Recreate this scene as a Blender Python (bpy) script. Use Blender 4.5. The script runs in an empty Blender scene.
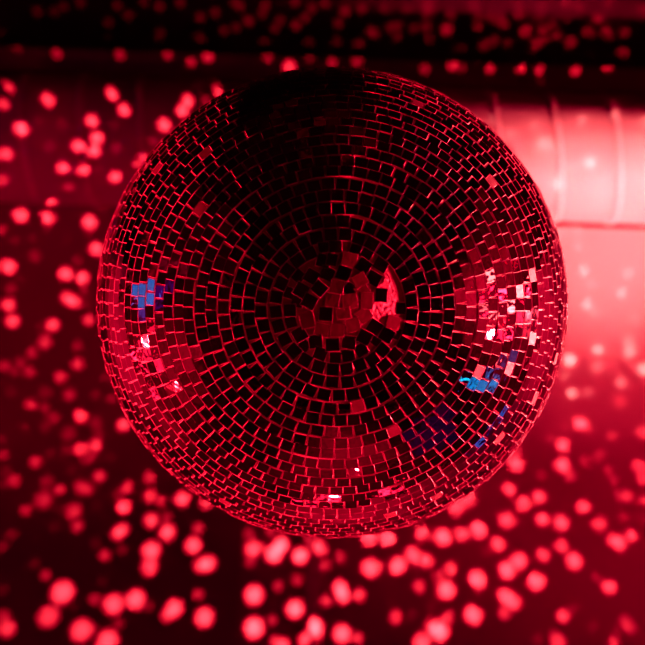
import bpy, bmesh, math, random
from mathutils import Vector, Matrix

random.seed(11)
S = bpy.context.scene
COL = S.collection
PI = math.pi

# ------------------------------------------------------------------ layout
# Room: x to the right of the photograph, y towards its lower edge, z up.
# The camera lies on its back at (0, 0, CAM_Z) and looks straight up.
CAM_Z = 1.25
ROLL = math.radians(2.0)
F = 1384.0                      # focal length in pixels of the 645 px frame
BALL_R = 0.200                  # radius of the plaster core
TILE_OUT = 0.0014               # how far the tiles stand out of the core
CEIL_Z = CAM_Z + 2.25
DUCT_R, DUCT_Y, DUCT_Z = 0.099, -0.268, CAM_Z + 2.146
BEAM_Y0, BEAM_Y1, BEAM_Z = -0.412, -0.371, CAM_Z + 2.15
X0, X1, Y0, Y1 = -2.6, 2.6, -2.2, 2.8


def ray(px, py):
    u, v = (px - 322.5) / F, (py - 322.5) / F
    return Vector((u * math.cos(ROLL) + v * math.sin(ROLL),
                   -u * math.sin(ROLL) + v * math.cos(ROLL), 1.0))


CAM = Vector((0, 0, CAM_Z))
BALL = CAM + ray(332, 303) * 1.2


# --------------------------------------------------------------- materials
def mat(name):
    m = bpy.data.materials.new(name)
    m.use_nodes = True
    nt = m.node_tree
    return m, nt, nt.nodes['Principled BSDF']


def noise_mat(name, c0, c1, scale=8.0, rough=0.7, bump=0.0, bscale=60.0, metallic=0.0, spec=0.3, detail=6):
    m, nt, b = mat(name)
    tc = nt.nodes.new('ShaderNodeTexCoord')
    n = nt.nodes.new('ShaderNodeTexNoise')
    n.inputs['Scale'].default_value = scale
    n.inputs['Detail'].default_value = detail
    nt.links.new(tc.outputs['Object'], n.inputs['Vector'])
    r = nt.nodes.new('ShaderNodeValToRGB')
    r.color_ramp.elements[0].position = 0.3
    r.color_ramp.elements[1].position = 0.7
    r.color_ramp.elements[0].color = (*c0, 1)
    r.color_ramp.elements[1].color = (*c1, 1)
    nt.links.new(n.outputs['Fac'], r.inputs['Fac'])
    nt.links.new(r.outputs['Color'], b.inputs['Base Color'])
    b.inputs['Roughness'].default_value = rough
    b.inputs['Metallic'].default_value = metallic
    b.inputs['Specular IOR Level'].default_value = spec
    if bump:
        n2 = nt.nodes.new('ShaderNodeTexNoise')
        n2.inputs['Scale'].default_value = bscale
        n2.inputs['Detail'].default_value = 4
        nt.links.new(tc.outputs['Object'], n2.inputs['Vector'])
        bp = nt.nodes.new('ShaderNodeBump')
        bp.inputs['Strength'].default_value = bump
        bp.inputs['Distance'].default_value = 0.004
        nt.links.new(n2.outputs['Fac'], bp.inputs['Height'])
        nt.links.new(bp.outputs['Normal'], b.inputs['Normal'])
    return m


M_CEIL = noise_mat('ceiling_paint', (0.42, 0.40, 0.40), (0.52, 0.50, 0.50), 3.0, 0.85, 0.15, 40, spec=0.1)
M_WALL = noise_mat('dark_wall_paint', (0.02, 0.02, 0.02), (0.30, 0.28, 0.28), 1.6, 0.85, 0.2, 30, spec=0.1)
M_FLOOR = noise_mat('black_floor', (0.02, 0.02, 0.02), (0.04, 0.04, 0.04), 4.0, 0.7, 0.1, 30, spec=0.1)
M_CEIL_SHADE = noise_mat('shaded_ceiling', (0.03, 0.028, 0.028), (0.04, 0.038, 0.038), 5.0, 0.9, 0.1, 40, spec=0.05)
M_BOARD = noise_mat('dark_board', (0.27, 0.26, 0.26), (0.35, 0.34, 0.34), 3.0, 0.85, 0.15, 40, spec=0.1)
M_BEAM = noise_mat('dark_beam_paint', (0.16, 0.15, 0.15), (0.22, 0.2, 0.2), 6.0, 0.8, 0.2, 50, spec=0.1)
M_DUCT = noise_mat('galvanised_duct', (0.50, 0.49, 0.49), (0.60, 0.58, 0.58), 9.0, 0.55, 0.1, 20, spec=0.4)
M_SEAM = noise_mat('duct_seam_metal', (0.68, 0.66, 0.66), (0.78, 0.76, 0.76), 20.0, 0.45, spec=0.5)
M_CORE = noise_mat('silver_adhesive', (0.16, 0.15, 0.15), (0.30, 0.28, 0.28), 90.0, 0.6, 0.3, 300, spec=0.4)
M_PATCH = noise_mat('bare_adhesive', (0.70, 0.66, 0.66), (0.92, 0.9, 0.9), 260.0, 0.6, 0.9, 420, spec=0.3)
M_WORN = noise_mat('worn_tile_back', (0.07, 0.06, 0.06), (0.12, 0.11, 0.11), 120.0, 0.45, 0.15, 200, spec=0.4)
M_EDGE = noise_mat('cut_glass_edge', (0.35, 0.35, 0.35), (0.95, 0.95, 0.95), 90.0, 0.14, spec=0.9)
M_STEEL = noise_mat('hanger_steel', (0.3, 0.3, 0.3), (0.42, 0.42, 0.42), 30.0, 0.35, metallic=1.0)

M_MIRROR, nt_, b_ = mat('mirror_glass')
tc_ = nt_.nodes.new('ShaderNodeTexCoord')
n_ = nt_.nodes.new('ShaderNodeTexNoise')
n_.inputs['Scale'].default_value = 55.0
r_ = nt_.nodes.new('ShaderNodeMapRange')
r_.inputs['To Min'].default_value = 0.01
r_.inputs['To Max'].default_value = 0.035
nt_.links.new(tc_.outputs['Object'], n_.inputs['Vector'])
nt_.links.new(n_.outputs['Fac'], r_.inputs['Value'])
nt_.links.new(r_.outputs['Result'], b_.inputs['Roughness'])
n2_ = nt_.nodes.new('ShaderNodeTexNoise')          # faint ripple of the thin glass
n2_.inputs['Scale'].default_value = 170.0
n2_.inputs['Detail'].default_value = 1.0
nt_.links.new(tc_.outputs['Object'], n2_.inputs['Vector'])
bp_ = nt_.nodes.new('ShaderNodeBump')
bp_.inputs['Strength'].default_value = 1.0
bp_.inputs['Distance'].default_value = 0.00013
nt_.links.new(n2_.outputs['Fac'], bp_.inputs['Height'])
nt_.links.new(bp_.outputs['Normal'], b_.inputs['Normal'])
b_.inputs['Base Color'].default_value = (0.86, 0.84, 0.85, 1)
b_.inputs['Metallic'].default_value = 1.0


# ----------------------------------------------------------------- helpers
def link(name, bm, mats, parent=None, smooth=False):
    me = bpy.data.meshes.new(name)
    bm.normal_update()
    bm.to_mesh(me)
    bm.free()
    for m in (mats if isinstance(mats, (list, tuple)) else [mats]):
        me.materials.append(m)
    if smooth:
        for p in me.polygons:
            p.use_smooth = True
    o = bpy.data.objects.new(name, me)
    COL.objects.link(o)
    if parent:
        o.parent = parent
    return o


def tag(o, label=None, cat=None, kind=None, group=None):
    if label:
        o['label'] = label
    if cat:
        o['category'] = cat
    if kind:
        o['kind'] = kind
    if group:
        o['group'] = group
    return o


def add_box(bm, lo, hi):
    lo, hi = Vector(lo), Vector(hi)
    M = Matrix.Translation((lo + hi) / 2) @ Matrix.Diagonal((*(hi - lo), 1))
    return bmesh.ops.create_cube(bm, size=1, matrix=M)['verts']


def box(name, lo, hi, m, parent=None, bevel=0.0):
    bm = bmesh.new()
    add_box(bm, lo, hi)
    if bevel:
        bmesh.ops.bevel(bm, geom=bm.edges[:], offset=bevel, segments=2, affect='EDGES')
    return link(name, bm, m, parent)


# ----------------------------------------------------------------- setting
T = 0.12
tag(box('floor', (X0 - T, Y0 - T, -T), (X1 + T, Y1 + T, 0), M_FLOOR), kind='structure')
tag(box('ceiling', (X0 - T, Y0 - T, CEIL_Z), (X1 + T, Y1 + T, CEIL_Z + T), M_CEIL), kind='structure')
tag(box('wall_left', (X0 - T, Y0 - T, 0), (X0, Y1 + T, CEIL_Z), M_WALL), kind='structure')
tag(box('wall_right', (X1, Y0 - T, 0), (X1 + T, Y1 + T, CEIL_Z), M_WALL), kind='structure')
tag(box('wall_back', (X0, Y0 - T, 0), (X1, Y0, CEIL_Z), M_FLOOR), kind='structure')
tag(box('wall_front', (X0, Y1, 0), (X1, Y1 + T, CEIL_Z), M_WALL), kind='structure')
tag(box('ceiling', (X0, Y0, CEIL_Z - 0.003), (X1, BEAM_Y0, CEIL_Z), M_CEIL_SHADE), kind='structure')  # colour darkened beyond the beam, where the light does not reach
# darker board over the left part of the ceiling
bx1 = (CAM + ray(239, 590) * 2.248).x
tag(box('ceiling', (X0, DUCT_Y + 0.06, CEIL_Z - 0.004), (bx1, Y1, CEIL_Z), M_BOARD), kind='structure')
# narrow cover batten over the joint of two ceiling boards
tx0, tx1 = (CAM + ray(305, 590) * 2.24).x, (CAM + ray(319, 590) * 2.24).x
tag(box('trim_1', (tx0, -0.10, CEIL_Z - 0.014), (tx1, Y1, CEIL_Z), M_SEAM, bevel=0.002), kind='structure')

# dark strip added as the shade line along the ceiling beside the duct
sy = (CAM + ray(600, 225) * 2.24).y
tag(box('shade_strip', (0.05, sy - 0.0035, CEIL_Z - 0.004), (X1, sy + 0.0035, CEIL_Z), M_FLOOR), kind='structure')

# dark beam under the ceiling, beyond the duct
bx = box('ceiling_beam', (X0, BEAM_Y0, BEAM_Z), (X1, BEAM_Y1, CEIL_Z), M_BEAM, bevel=0.004)
tag(bx, 'narrow dark painted ceiling beam running straight along the top of the duct', 'beam', kind='structure')

# ------------------------------------------------------- ventilation duct
duct = bpy.data.objects.new('ventilation_duct', None)
COL.objects.link(duct)
duct.location = (0, DUCT_Y, DUCT_Z)
tag(duct, 'round metal ventilation duct with raised ring seams running under the ceiling beside the beam', 'duct')
bm = bmesh.new()
N = 96
xs = [X0 + (X1 - X0) * i / 130 for i in range(131)]
rings = [[bm.verts.new((x, DUCT_R * math.cos(2 * PI * k / N), DUCT_R * math.sin(2 * PI * k / N))) for k in range(N)] for x in xs]
for a, b in zip(rings, rings[1:]):
    for k in range(N):
        bm.faces.new((a[k], b[k], b[(k + 1) % N], a[(k + 1) % N]))
bmesh.ops.recalc_face_normals(bm, faces=bm.faces[:])
link('duct_shell', bm, M_DUCT, duct, smooth=True)


def seam_ring(x):
    """a slightly slanted raised seam hugging the duct"""
    bm = bmesh.new()
    n, q = 96, 8
    loops = []
    for k in range(n):
        t = 2 * PI * k / n
        cx = 0.0115 * math.cos(t)              # slant
        lp = []
        for j in range(q):
            s = 2 * PI * j / q
            rr = DUCT_R + 0.0005 + 0.0022 * math.sin(s)
            lp.append(bm.verts.new((cx + 0.0050 * math.cos(s), rr * math.cos(t), rr * math.sin(t))))
        loops.append(lp)
    for i in range(n):
        a, b = loops[i], loops[(i + 1) % n]
        for j in range(q):
            bm.faces.new((a[j], b[j], b[(j + 1) % q], a[(j + 1) % q]))
    bmesh.ops.recalc_face_normals(bm, faces=bm.faces[:])
    o = link('seam_ring', bm, M_SEAM, duct, smooth=True)
    o.location = (x, 0, 0)
    return o


def duct_hit(px, py):
    d = ray(px, py)
    oy, oz = -DUCT_Y, CAM_Z - DUCT_Z
    A = d.y * d.y + d.z * d.z
    B = oy * d.y + oz * d.z
    Cc = oy * oy + oz * oz - DUCT_R ** 2
    disc = B * B - A * Cc
    if disc < 0:
        return None
    t = (-B - math.sqrt(disc)) / A
    return CAM + d * t


sx = duct_hit(619, 155).x
pitch = 0.0885
first = None
k = math.ceil((X0 + 0.02 - sx) / pitch)
while sx + k * pitch < X1 - 0.02:
    if first is None:
        first = seam_ring(sx + k * pitch)
    else:
        c = first.copy()
        COL.objects.link(c)
        c.parent = duct
        c.location = (sx + k * pitch, 0, 0)
    k += 1

# ------------------------------------------------------------- mirror ball
ball = bpy.data.objects.new('mirror_ball', None)
COL.objects.link(ball)
ball.location = BALL
tag(ball, 'large round mirror ball covered in small square mirror tiles hanging in front of the duct', 'mirror ball')


def sphere_hit(px, py):
    d = ray(px, py).normalized()
    oc = BALL - CAM
    b = d.dot(oc)
    R = BALL_R + TILE_OUT
    disc = b * b - (oc.dot(oc) - R * R)
    if disc < 0:
        return None
    return (CAM + d * (b - math.sqrt(disc)) - BALL).normalized()


bm = bmesh.new()
bmesh.ops.create_uvsphere(bm, u_segments=128, v_segments=64, radius=BALL_R)
link('ball_core', bm, M_CORE, ball, smooth=True)

# axis of the ball: its lower pole shows a little off the middle
POLE = sphere_hit(337, 309)
AX = POLE.orthogonal().normalized()
AX = (Vector((1, 0, 0)) - POLE * POLE.x).normalized()
AY = POLE.cross(AX).normalized()


def tile_verts(bm, n, tdir, w, h, tilt, layer_mat=0, lift=0.0):
    """one mirror tile: a thin square slab with ground edges; n outward, tdir along its first side"""
    n = n.normalized()
    t = (tdir - n * tdir.dot(n)).normalized()
    b = n.cross(t)
    c = n * (BALL_R + TILE_OUT + lift)
    # small individual tilt of the glued tile
    n2 = (n + t * tilt[0] + b * tilt[1]).normalized()
    t2 = (t - n2 * t.dot(n2)).normalized()
    b2 = n2.cross(t2)
    e = 0.00020                                   # ground edge
    depth = 0.0030
    top, shoulder, bot = [], [], []
    for sx_, sy_ in ((-1, -1), (1, -1), (1, 1), (-1, 1)):
        top.append(bm.verts.new(c + t2 * sx_ * (w / 2 - e) + b2 * sy_ * (h / 2 - e)))
        shoulder.append(bm.verts.new(c + t2 * sx_ * w / 2 + b2 * sy_ * h / 2 - n2 * e * 1.2))
        bot.append(bm.verts.new(c + t2 * sx_ * w / 2 + b2 * sy_ * h / 2 - n2 * depth))
    f = bm.faces.new(top)
    f.material_index = layer_mat
    for i in range(4):
        j = (i + 1) % 4
        g = bm.faces.new((shoulder[i], shoulder[j], top[j], top[i]))
        g.material_index = 1
        g = bm.faces.new((bot[i], bot[j], shoulder[j], shoulder[i]))
        g.material_index = 1
    bm.faces.new(bot[::-1]).material_index = 1


def crop(cx, cy):                                 # a point of the pole close-up -> photograph pixel
    return 290 + cx / 5.375, 255 + cy / 5.375


# tiles around the lower pole, laid irregularly: (x, y, angle, width, height, worn)
CENTRE = [
    (252, 170, 10, 76, 76, 1), (228, 243, 8, 80, 76, 1), (192, 318, 3, 76, 78, 0), (287, 314, -8, 78, 62, 1),
    (170, 402, 12, 76, 72, 1), (255, 404, 2, 76, 74, 1), (338, 376, -14, 78, 74, 1), (398, 322, -38, 80, 78, 1),
    (413, 246, 2, 70, 92, 1), (378, 135, -30, 78, 72, 1), (388, 190, -32, 74, 66, 1), (322, 250, -8, 84, 84, 1),
    (320, 25, 12, 84, 78, 1), (288, 98, 20, 78, 78, 0), (396, 58, 33, 78, 78, 0), (450, 126, 28, 78, 76, 0),
    (491, 216, 4, 68, 76, 0), (490, 50, 30, 78, 76, 0), (556, 364, 14, 74, 74, 1), (455, 388, 33, 78, 76, 0),
    (400, 442, 27, 78, 76, 0), (316, 470, 8, 78, 76, 0), (228, 482, -2, 78, 74, 0), (138, 465, -8, 78, 76, 0),
    (52, 427, -30, 78, 76, 0), (92, 348, -14, 80, 92, 1), (104, 250, 28, 78, 78, 0), (158, 180, 40, 78, 74, 0),
    (60, 190, 30, 78, 78, 0), (520, 430, 30, 78, 76, 0), (200, 100, 24, 78, 74, 0), (115, 115, 30, 76, 76, 0),
    (180, 30, 15, 78, 76, 0), (225, 25, 12, 60, 70, 0),
]
# bare adhesive where tiles have dropped off (outline in close-up pixels)
BARE = [(500, 85), (530, 95), (552, 150), (572, 215), (574, 270), (566, 330), (530, 326), (500, 330), (468, 360),
        (440, 330), (405, 292), (448, 300), (458, 262), (452, 190), (470, 172), (500, 150), (510, 120)]


def in_poly(x, y, poly):
    r = False
    for (x0, y0), (x1, y1) in zip(poly, poly[1:] + poly[:1]):
        if (y0 > y) != (y1 > y) and x < (x1 - x0) * (y - y0) / (y1 - y0) + x0:
            r = not r
    return r


tiles = []          # (n, tdir, w, h, tilt, worn)
centre_n = []
PXM = 1.0 / F       # metres per pixel at the pole, 1 m from the camera
for cx, cy, ang, w, h, worn in CENTRE:
    n = sphere_hit(*crop(cx, cy))
    a = math.radians(ang) - ROLL
    td = Vector((math.cos(a), math.sin(a), 0))
    k = PXM / 5.375
    tiles.append((n, td, w * k, h * k, (random.gauss(0, .012), random.gauss(0, .012)), worn, random.gauss(0, .00012)))
    centre_n.append(n)

W = 0.0097
PITCH = 0.0101
rows = int(PI * BALL_R / PITCH)
bare_n = [sphere_hit(*crop(x, y)) for x in range(410, 600, 12) for y in range(80, 370, 12) if in_poly(x, y, BARE)]
for i in range(3, rows):
    th = i * PITCH / BALL_R + 0.4 * PITCH / BALL_R
    if PI - th < 0.075:
        break
    circ = 2 * PI * BALL_R * math.sin(th)
    cnt = int(circ / (PITCH * 1.0))
    off = random.random() * 2 * PI
    slack = circ - cnt * PITCH
    # uneven spacing: gaps differ along a row
    gaps = [1 + max(-.06, random.gauss(0, .05)) for _ in range(cnt)]
    tot = sum(gaps)
    acc = 0
    wob = [random.random() * 2 * PI for _ in range(2)]
    for j in range(cnt):
        ph = off + 2 * PI * (acc + gaps[j] / 2) / tot
        acc += gaps[j]
        t2 = th + 0.0026 * math.sin(2 * ph + wob[0]) + random.gauss(0, .0014)
        n = POLE * math.cos(t2) + (AX * math.cos(ph) + AY * math.sin(ph)) * math.sin(t2)
        if i < 9:
            if any((n - q).length * BALL_R < 0.0092 for q in centre_n):
                continue
            if any((n - q).length * BALL_R < 0.0050 for q in bare_n):
                continue
        td = AX * -math.sin(ph) + AY * math.cos(ph)
        rot = random.gauss(0, .035)
        td = td * math.cos(rot) + n.cross(td) * math.sin(rot)
        s = random.gauss(0, .014)
        r2 = random.random()
        sp = 0.045 if r2 < .05 else 0.013
        worn = 1 if random.random() < 0.012 else 0
        tiles.append((n, td, W * random.uniform(.95, 1.015), W * random.uniform(.95, 1.02),
                      (random.gauss(0, sp), random.gauss(0, sp)), worn, random.gauss(0, .00016)))

# odd tiles pushed into the holes left around the pole
for _ in range(9000):
    th, ph = random.uniform(0, .36), random.random() * 2 * PI
    n = POLE * math.cos(th) + (AX * math.cos(ph) + AY * math.sin(ph)) * math.sin(th)
    if any((n - q[0]).length * BALL_R < 0.0083 for q in tiles if q[0].dot(n) > .99):
        continue
    if any((n - q).length * BALL_R < 0.0050 for q in bare_n):
        continue
    td = AX * -math.sin(ph) + AY * math.cos(ph)
    w_ = W * random.uniform(.88, .95)
    tiles.append((n, td, w_, w_, (random.gauss(0, .02), random.gauss(0, .02)), 0, -0.0003))

# the hundred tiles that show largest are parts of their own, the rest one part
tiles.sort(key=lambda q: -(q[0].dot(POLE)))
for n, td, w, h, tilt, worn, lift in tiles[:100]:
    bm = bmesh.new()
    tile_verts(bm, n, td, w, h, tilt, 0, lift)
    o = link('mirror_tile', bm, [M_WORN if worn else M_MIRROR, M_EDGE], ball)
    if worn:
        o['label'] = 'dull worn mirror tile'
bm = bmesh.new()
for n, td, w, h, tilt, worn, lift in tiles[100:]:
    tile_verts(bm, n, td, w, h, tilt, 2 if worn else 0, lift)
o = link('mirror_tile_mosaic', bm, [M_MIRROR, M_EDGE, M_WORN], ball)
tag(o, kind='stuff')

# bare patch: a crust following the ball
bm = bmesh.new()
vs = [bm.verts.new(sphere_hit(*crop(x, y)) * (BALL_R + 0.0006)) for x, y in BARE]
f = bm.faces.new(vs)
bmesh.ops.triangulate(bm, faces=[f])
bmesh.ops.subdivide_edges(bm, edges=bm.edges[:], cuts=5, use_grid_fill=True)
for v in bm.verts:
    v.co = v.co.normalized() * (BALL_R + 0.0006 + random.uniform(-.0002, .0004))
bm.normal_update()
if sum((f.normal.dot(f.calc_center_median()) for f in bm.faces)) < 0:
    bmesh.ops.reverse_faces(bm, faces=bm.faces[:])
o = link('bare_patch', bm, M_PATCH, ball)
o['label'] = 'rough bare patch where tiles have fallen off'

# hanging cap, ring and steel rod up to the ceiling (along the axis, behind the ball)
bm = bmesh.new()
prof = [(0.0, 0.0), (0.028, 0.0), (0.030, 0.004), (0.030, 0.016), (0.024, 0.022), (0.008, 0.024), (0.008, 0.034), (0.0, 0.036)]
vv = [[bm.verts.new((r * math.cos(2 * PI * k / 32), r * math.sin(2 * PI * k / 32), z + BALL_R - 0.002)) for k in range(32)] for r, z in prof[1:-1]]
for a, b in zip(vv, vv[1:]):
    for k in range(32):
        bm.faces.new((a[k], a[(k + 1) % 32], b[(k + 1) % 32], b[k]))
bm.faces.new(vv[-1])
bm.faces.new(vv[0][::-1])
link('hanging_cap', bm, M_STEEL, ball)
bm = bmesh.new()
zt = CEIL_Z - BALL.z
L = zt - BALL_R - 0.03
bmesh.ops.create_cone(bm, cap_ends=True, segments=20, radius1=0.006, radius2=0.006, depth=L,
                      matrix=Matrix.Translation((0, 0, BALL_R + 0.03 + L / 2)))
bmesh.ops.create_cone(bm, cap_ends=True, segments=32, radius1=0.03, radius2=0.045, depth=0.02,
                      matrix=Matrix.Translation((0, 0, zt - 0.01)))
link('hanging_rod', bm, M_STEEL, ball)

# ------------------------------------------------------------------ lights
RED = (1.0, 0.030, 0.075)


def aim(o, target):
    d = Vector(target) - o.location
    o.rotation_euler = d.to_track_quat('-Z', 'Y').to_euler()


def spot(name, loc, target, watts, cone, blend, color=RED, radius=0.0, spec=1.0):
    l = bpy.data.lights.new(name, 'SPOT')
    l.energy = watts
    l.color = color
    l.spot_size = cone
    l.spot_blend = blend
    l.shadow_soft_size = radius
    l.specular_factor = spec
    o = bpy.data.objects.new(name, l)
    COL.objects.link(o)
    o.location = loc
    aim(o, target)
    return o


def panel(name, loc, target, sx_, sy_, radiance, color=RED):
    l = bpy.data.lights.new(name, 'AREA')
    l.shape = 'RECTANGLE'
    l.size, l.size_y = sx_, sy_
    l.energy = radiance * PI * sx_ * sy_
    l.color = color
    o = bpy.data.objects.new(name, l)
    COL.objects.link(o)
    o.location = loc
    aim(o, target)
    return o


def R_(x, y, z):                         # z measured from the camera
    return Vector((x, y, z + CAM_Z))


# stage wash from the right that blooms on the duct and the ceiling
PINK = (1.0, 0.150, 0.155)
spot('red_wash', R_(1.15, 0.80, 0.95), R_(0.42, -0.25, 2.2), 700, math.radians(20), 1.0, PINK, radius=0.04)
spot('red_wash', R_(1.20, 0.82, 0.95), R_(0.41, -0.20, 2.2), 210, math.radians(27), 1.0, (1.0, 0.07, 0.09), radius=0.04)  # wider cone added to soften the edge of the wash
spot('red_wash', R_(1.6, 1.1, 0.9), R_(0.44, 0.00, 2.25), 66, math.radians(36), 1.0, radius=0.04)  # broad cone added for the fading red halo
spot('red_wash', R_(-1.3, 0.5, 1.0), R_(-0.38, -0.06, 2.25), 17, math.radians(32), 1.0, radius=0.04)  # fill added from the left to lift the dim ceiling there
spot('violet_wash', R_(-1.6, 0.3, 0.9), R_(-0.50, -0.28, 2.05), 1.5, math.radians(20), 1.0, (0.25, 0.08, 1.0), radius=0.04)
# pin spots on the ball; the high ones and the lowest are added
PALE_RED = (1.0, 0.036, 0.058)
spot('ball_spot', R_(2.45, 0.30, 0.80), BALL, 1700, math.radians(11), 0.3, PALE_RED, radius=0.02)
spot('ball_spot', R_(2.30, 0.10, 1.60), BALL, 2200, math.radians(11), 0.3, PINK, radius=0.02)  # added high up to brighten the right rim
spot('ball_spot', R_(-2.45, 1.30, 1.05), BALL, 480, math.radians(11), 0.3, PALE_RED, radius=0.02)
spot('ball_spot', R_(-2.40, 0.60, 1.70), BALL, 2200, math.radians(11), 0.3, PALE_RED, radius=0.02)  # high lamp added for a brighter left rim
spot('ball_spot', R_(0.5, 2.6, 0.85), BALL, 230, math.radians(11), 0.3, PALE_RED, radius=0.02)
spot('ball_spot', R_(0.1, 2.5, 1.75), BALL, 800, math.radians(11), 0.3, PALE_RED, radius=0.02)  # likewise added, for the rim towards the lower edge
spot('ball_spot', R_(1.75, 0.85, -0.6), BALL, 36, math.radians(11), 0.3, PALE_RED, radius=0.015)  # unseen lamp added from below to light the gaps around the pole
# unseen washes added so the mirrors reflect red-lit walls
spot('wall_fill_wash', R_(1.2, -0.2, -0.9), R_(2.6, -0.2, 0.9), 420, math.radians(75), 1.0)
spot('wall_fill_wash', R_(-1.2, 1.2, -0.9), R_(-2.6, 1.3, 1.4), 380, math.radians(58), 1.0)
spot('wall_fill_wash', R_(0.4, 1.5, -0.9), R_(0.4, 2.8, 1.6), 160, math.radians(80), 1.0)
# washes added out of view on the ceiling to brighten the rim tiles
spot('ceiling_fill_wash', R_(-1.75, 0.7, 0.2), R_(-1.70, 0.35, 2.25), 320, math.radians(40), 1.0)
spot('ceiling_fill_wash', R_(0.3, 1.9, 0.2), R_(0.2, 1.95, 2.25), 200, math.radians(42), 1.0)
spot('ceiling_fill_wash', R_(1.9, 0.3, 0.4), R_(1.80, 0.10, 2.25), 260, math.radians(42), 1.0)
# red panels added to mottle the mirrors; blue ones follow the blue tile reflections
rl = random.Random(5)
for k in range(44):
    panel('red_fill_panel', R_(2.55, rl.gauss(-.08, .36), rl.gauss(1.15, .42)), BALL, rl.uniform(.03, .09), rl.uniform(.06, .3), rl.uniform(.6, 5.5), PINK if k % 3 == 0 else RED)
for k in range(10):
    panel('red_fill_panel', R_(-2.55, rl.uniform(.5, 1.5), rl.uniform(1.1, 2.1)), BALL, rl.uniform(.06, .2), rl.uniform(.15, .45), rl.uniform(.8, 2.6))
for k in range(8):
    panel('red_fill_panel', R_(rl.uniform(-.5, 1.3), 2.74, rl.uniform(1.7, 2.12)), BALL, rl.uniform(.15, .4), rl.uniform(.06, .15), rl.uniform(.8, 3.0))
BLUE = (0.0, 0.40, 1.0)
for k in range(11):
    f = rl.random()
    panel('blue_panel', R_(2.55, 0.75 + 0.85 * f + rl.uniform(-.12, .12), 1.45 - 0.95 * f + rl.uniform(-.2, .2)), BALL,
          rl.uniform(.10, .24), rl.uniform(.12, .3), rl.uniform(.08, .55), BLUE)
panel('blue_panel', R_(2.50, 1.45, 0.40), BALL, 0.2, 0.2, 1.3, (0.0, 0.60, 1.0))
panel('blue_panel', R_(2.25, 1.65, 2.10), BALL, 0.9, 0.16, 0.4, (0.0, 0.30, 1.0))
panel('blue_panel', R_(1.95, 2.70, 0.65), BALL, 1.6, 1.1, 0.030, (0.15, 0.16, 1.0))
panel('blue_panel', R_(-2.55, -0.05, 1.45), BALL, 0.16, 0.9, 0.42, (0.0, 0.34, 1.0))
panel('blue_panel', R_(-2.55, 0.12, 1.38), BALL, 0.16, 0.7, 0.22, (0.10, 0.25, 1.0))
panel('blue_panel', R_(-2.55, -0.06, 0.95), BALL, 0.42, 0.4, 0.12, (0.30, 0.10, 1.0))

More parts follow.
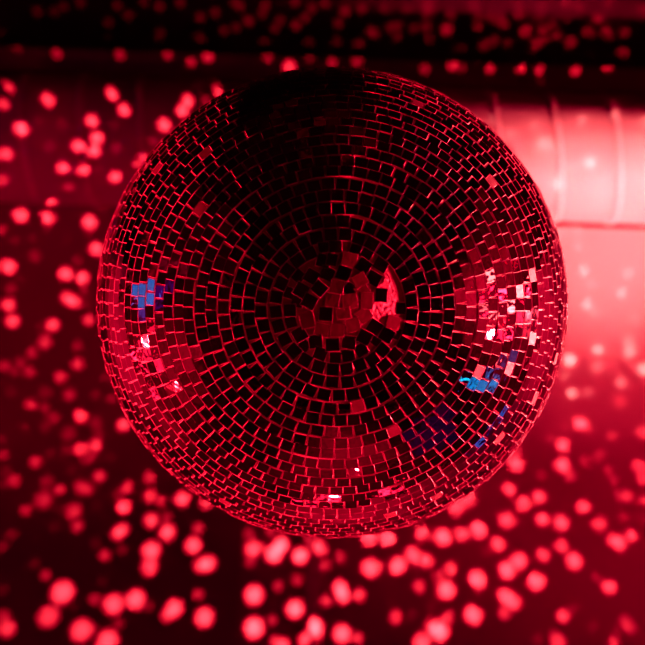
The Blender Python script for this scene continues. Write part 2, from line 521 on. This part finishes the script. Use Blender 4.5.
# spot lights standing in for beams off single tiles: (x, y, diameter in pixels, strength)
DOTS = [
(9,87,14,.8),(4,104,13,.8),(48,100,16,.9),(112,94,15,1),(124,110,14,1),(92,121,14,1),(21,129,16,1),(97,138,14,1),
(94,151,14,1),(78,146,14,1),(6,154,15,.9),(63,168,14,1),(83,170,13,1),(115,177,14,1),(3,180,13,.7),(68,187,12,.6),
(39,122,10,.25),(62,124,12,.25),(49,146,12,.3),(116,148,13,.35),(115,125,10,.25),(98,170,10,.25),(18,48,9,.3),
(57,54,13,.6),(120,55,13,.6),(168,55,12,.6),(183,49,9,.25),(208,57,14,.7),(37,11,8,.12),(54,11,8,.1),(63,6,8,.12),
(80,2,8,.15),(117,5,9,.15),(128,15,9,.15),(108,22,9,.12),(159,6,10,.2),(144,1,9,.15),(180,2,9,.2),(200,17,10,.2),
(215,12,10,.2),(224,30,9,.18),(236,27,9,.18),(240,6,10,.22),(247,20,9,.2),(160,32,9,.12),(199,36,9,.1),(188,101,14,1),
(182,111,14,1),(164,125,15,1),(218,91,13,.9),(206,100,8,.6),(153,141,9,.5),(142,157,9,.8),(137,164,9,.8),
(3,182,10,.5),(51,203,16,1),(20,215,16,1),(47,217,15,1),(89,222,16,1),(96,249,15,1),(8,267,15,1),(65,274,15,1),
(82,278,14,1),(1,229,8,.6),(88,195,11,.25),(101,207,11,.3),(23,205,10,.2),(47,228,11,.3),(89,232,11,.35),(14,240,11,.25),
(31,238,11,.25),(34,256,14,.4),(77,261,11,.4),(67,240,10,.15),(20,278,9,.2),(11,287,11,.3),(83,289,10,.3),(33,190,14,.2),
(8,305,14,.9),(12,321,15,.9),(52,325,14,.9),(67,298,14,.9),(74,302,14,.9),(88,320,12,.8),(84,291,11,.4),(86,304,11,.3),
(44,343,15,.7),(45,335,10,.5),(39,326,10,.3),(31,353,12,.6),(77,346,11,.5),(77,364,13,.75),(60,377,13,.75),(4,366,12,.6),
(20,363,12,.5),(29,372,12,.6),(14,372,12,.4),(11,392,10,.25),(45,393,15,.3),(69,395,13,.6),(95,395,10,.3),(105,377,8,.4),
(10,290,12,.35),(30,405,12,.75),(44,408,11,.5),(53,418,12,.5),(80,416,14,.9),(111,399,10,.5),(123,425,14,.9),(95,423,15,.4),
(98,435,12,.4),(23,427,10,.25),(46,426,14,.25),(68,434,16,.4),(66,450,11,.4),(80,449,14,.85),(95,446,13,.85),(90,457,14,.5),
(83,460,12,.3),(50,454,10,.25),(35,462,13,.7),(3,455,10,.6),(1,440,8,.3),(70,471,9,.2),(99,477,13,.75),(14,481,14,.6),
(6,472,12,.3),(6,484,12,.3),(46,482,16,.4),(59,490,12,.7),(80,487,16,.55),(86,490,15,.6),(43,500,20,.6),(25,511,14,.55),
(73,512,19,.65),(123,507,15,1),(127,488,14,.75),(117,495,12,.4),(110,457,9,.2),(97,505,9,.12),(58,509,12,.15),
(77,527,13,.65),(117,534,14,.85),(122,530,14,.85),(104,556,13,.65),(122,550,12,.35),(95,544,11,.2),(55,527,12,.15),
(11,535,13,.3),(2,547,11,.4),(34,564,12,.2),(45,576,12,.6),(62,593,25,.95),(48,617,24,.8),(94,600,13,.6),(113,605,22,.95),
(135,600,21,1),(81,631,24,.9),(92,630,12,.5),(107,642,24,.95),(118,624,13,.5),(7,629,18,.8),(3,617,14,.6),(3,590,9,.2),
(72,607,10,.15),(102,582,10,.15),(149,478,13,.75),(150,497,15,.8),(162,502,12,.7),(182,499,16,1),(206,503,14,.9),
(151,521,16,.9),(166,518,12,.6),(167,533,17,1),(151,551,20,1),(149,568,18,.9),(198,529,12,.75),(193,546,18,1),
(208,564,17,1),(201,566,16,.9),(198,595,12,.7),(204,618,21,1),(174,609,19,1),(167,616,14,.8),(148,607,11,.5),(249,534,13,.6),
(253,549,18,.95),(262,547,10,.7),(250,562,12,.6),(274,554,19,1.2),(281,545,17,1.2),(270,532,10,.7),(300,556,17,1.2),
(254,595,21,1.1),(278,586,11,.7),(297,580,12,.7),(295,609,19,1.2),(254,628,22,1.2),(272,620,11,.7),(275,641,12,.8),
(283,645,14,1),(320,549,16,.9),(308,542,11,.6),(340,557,13,.7),(325,565,12,.7),(340,588,17,1.1),(343,596,16,1.1),
(359,595,13,.9),(326,601,12,.8),(316,628,18,1.1),(316,636,14,.8),(304,641,14,.9),(342,634,20,1.1),(357,638,13,.8),
(369,538,17,1.1),(388,538,18,1.1),(371,568,20,1.1),(398,566,18,1.1),(413,555,18,1),(423,533,16,1),(426,561,14,1),
(419,587,13,.8),(396,617,13,.85),(422,643,20,1),(430,628,13,.8),(417,568,9,.3),(390,603,9,.2),(411,618,9,.2),
(443,537,18,1.1),(456,508,16,1),(469,498,16,1),(462,534,14,1),(479,530,18,1),(477,523,10,.8),(498,544,15,1),(438,576,12,.8),
(451,569,14,.9),(446,590,20,1.1),(477,580,20,1.1),(473,615,20,1.1),(439,631,22,1.2),(433,624,14,.8),(448,617,14,.8),
(507,570,19,1.1),(519,561,18,1),(543,555,14,.9),(536,581,19,1.1),(505,596,17,1),(513,602,17,1),(504,613,13,.8),
(563,616,14,.9),(573,608,9,.4),(486,553,10,.35),(506,520,17,.95),(517,521,9,.5),(523,504,16,.95),(509,489,14,.95),
(539,497,14,.95),(542,519,14,.95),(561,523,17,.95),(583,507,14,.95),(561,546,14,.9),(574,561,18,1),(615,540,16,.9),
(620,545,15,.9),(631,535,14,.9),(599,524,17,.8),(623,517,12,.5),(596,577,10,.5),(609,587,15,.95),(516,464,16,1),
(517,452,12,.7),(562,465,16,1),(563,445,14,1),(570,475,13,.7),(551,438,12,.5),(564,426,12,.5),(580,423,14,1.1),
(588,429,10,.7),(541,474,10,.5),(585,462,14,.5),(600,455,14,.5),(608,470,11,.6),(614,481,11,.6),(612,436,11,.7),
(620,401,12,.7),(642,432,12,.8),(639,466,16,.8),(644,480,14,.8),(620,496,14,.6),(628,496,12,.7),(643,500,12,.7),
(644,518,10,.5),(593,626,11,.3),(625,622,15,.6),(630,628,14,.6),(617,632,11,.4),(558,642,18,.8),(553,633,10,.4),
(538,639,9,.4),(614,643,12,.8),(432,606,9,.3),(412,613,9,.25),(570,360,14,.9),(598,350,13,.8),(597,367,12,.5),(630,352,13,.8),
(643,369,12,.9),(621,383,12,.6),(572,393,11,.8),(588,392,10,.3),(565,376,10,.3),(628,341,12,.6),(578,230,11,.6),(563,232,10,.4),
(578,246,10,.6),(584,271,11,.8),(591,284,9,.4),(587,304,11,.8),(594,313,9,.4),(622,293,11,.7),(628,273,11,.6),(635,318,10,.4),
(492,119,9,.4),(534,125,10,.5),(511,133,10,.5),(582,120,12,.6),(616,114,10,.6),(544,144,12,.8),(555,147,9,.6),(590,162,13,.9),
(572,167,9,.5),(557,184,12,.9),(588,191,10,.5),(604,194,10,.7),(602,181,9,.5),(640,183,9,.5),(623,213,9,.6),(644,121,10,.5),
(425,69,14,.5),(453,65,15,.7),(462,68,10,.4),(490,69,12,.65),(521,68,12,.8),(541,81,10,.15),(447,29,13,.5),(526,31,13,.5),
(537,43,11,.45),(520,14,11,.35),(541,6,10,.35),(518,3,10,.3),(566,2,11,.4),(566,18,10,.2),(579,7,10,.35),(599,18,11,.45),
(589,31,12,.35),(606,30,12,.35),(610,35,11,.2),(625,32,10,.35),(609,2,10,.3),(642,9,10,.3),(543,29,10,.4),
(552,24,10,.35),(539,17,10,.25),(545,39,10,.3),(557,35,10,.35),(571,42,12,.4),(485,45,11,.3),(494,40,10,.3),
(499,19,12,.35),(505,24,10,.35),(490,16,10,.3),(478,16,10,.3),(474,5,10,.3),(478,26,10,.3),(508,42,10,.2),(428,4,18,.25),
(427,12,12,.25),(426,26,12,.25),(414,28,10,.2),(407,9,10,.25),(451,14,10,.3),(397,36,10,.2),(430,38,10,.2),(268,57,13,.6),
(287,54,16,.4),(310,57,13,.5),(332,63,13,.6),(357,60,16,.55),(235,2,10,.2),(265,5,10,.25),(262,13,10,.2),(250,21,9,.2),
(280,20,10,.2),(296,25,10,.3),(275,28,9,.2),(305,17,10,.25),(312,8,10,.25),(338,23,10,.25),(345,11,11,.35),(371,31,10,.3),
(375,33,9,.25),(390,27,10,.25),(398,25,10,.25),(295,1,10,.25),(325,3,10,.25),(362,8,10,.3),(385,8,10,.25),(337,41,9,.15),
(360,43,9,.15),(551,57,9,.3),(589,58,9,.3),(623,53,11,.45),
]


# more such spots added behind the ball and beyond the edges of the photograph
rd = random.Random(3)
n_more = 0
while n_more < 230:
    qx, qy = rd.uniform(-330, 980), rd.uniform(-40, 980)
    inside = -12 < qx < 657 and -12 < qy < 657
    if inside and (qx - 332) ** 2 + (qy - 303) ** 2 > 212 ** 2:
        continue
    q = rd.uniform(.3, 1.0)
    DOTS.append((qx, qy, 9 + 8 * q, q))
    n_more += 1


def room_hit(px, py):
    """the surface of the room met by a sight line: (point, normal, albedo)"""
    p = duct_hit(px, py)
    if p is not None:
        nn = Vector((0, p.y - DUCT_Y, p.z - DUCT_Z)).normalized()
        return p, nn, 0.55
    d = ray(px, py)
    p = CAM + d * (BEAM_Z - CAM_Z)
    if BEAM_Y0 <= p.y <= BEAM_Y1:
        return p, Vector((0, 0, -1)), 0.18
    p = CAM + d * (CEIL_Z - CAM_Z)
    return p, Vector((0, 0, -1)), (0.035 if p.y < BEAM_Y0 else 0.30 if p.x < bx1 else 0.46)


DOT_RED = (1.0, 0.055, 0.072)
SIZE = 1.1
LEVELS = [(0, 0), (.1, .035), (.25, .12), (.4, .24), (.5, .36), (.6, .55), (.75, 1.0), (.9, 2.1), (1, 3.0), (1.1, 3.9), (1.2, 4.8)]
for px, py, dia, s in DOTS:
    p, nn, alb = room_hit(px, py)
    d = (p - BALL)
    dirn = d.normalized()
    src = BALL + dirn * (BALL_R + 0.012)
    dist = (p - src).length
    cosi = max(0.12, -dirn.dot(nn))
    size = 0.9 if alb == 0.18 else SIZE
    rad = dia * size / 2 / F * (p.z - CAM_Z)
    L = next(v0 + (v1 - v0) * (s - s0) / (s1 - s0) for (s0, v0), (s1, v1) in zip(LEVELS, LEVELS[1:]) if s <= s1)
    col = DOT_RED
    if px > 480 and 100 < py < 400:               # made stronger and paler to show on the bright wash
        L, col = L * 1.1 + 0.4, (1.0, 0.20, 0.20)
    I = L * PI * dist * dist / (alb * cosi)
    spot('dot_spot', src, p, I * 4 * PI, 2 * math.atan(rad * (cosi ** .35) / dist), 1.0, col)

# ------------------------------------------------------------------- world
w = bpy.data.worlds.new('dark_room')
S.world = w
w.use_nodes = True
w.node_tree.nodes['Background'].inputs['Color'].default_value = (0.0, 0.0, 0.0, 1)
w.node_tree.nodes['Background'].inputs['Strength'].default_value = 0.0

# ------------------------------------------------------------------ camera
cam = bpy.data.cameras.new('camera')
co = bpy.data.objects.new('camera', cam)
COL.objects.link(co)
ex = Vector((math.cos(ROLL), -math.sin(ROLL), 0))       # image right
ey = -Vector((math.sin(ROLL), math.cos(ROLL), 0))       # image up
ez = Vector((0, 0, -1))
co.matrix_world = Matrix(((ex.x, ey.x, ez.x, CAM.x), (ex.y, ey.y, ez.y, CAM.y), (ex.z, ey.z, ez.z, CAM.z), (0, 0, 0, 1)))
cam.sensor_width = 36.0
cam.lens = F / 645.0 * 36.0
cam.dof.use_dof = True
cam.dof.focus_distance = 1.07
cam.dof.aperture_fstop = 5.4
cam.clip_start = 0.02
S.camera = co

S.view_settings.view_transform = 'Standard'
S.view_settings.look = 'None'
# film-like grade: deep saturated reds in the shadows, highlights bleaching to pink
S.view_settings.use_curve_mapping = True
cm = S.view_settings.curve_mapping
for ci, pts in ((1, ((0.03, 0.004), (0.10, 0.055), (0.30, 0.29))), (2, ((0.03, 0.014), (0.12, 0.085), (0.40, 0.39)))):
    for x, y in pts:
        cm.curves[ci].points.new(x, y)
cm.update()
S.cycles.caustics_reflective = False
S.cycles.caustics_refractive = False
S.cycles.sample_clamp_indirect = 4.0
S.cycles.max_bounces = 6
S.cycles.use_denoising = True
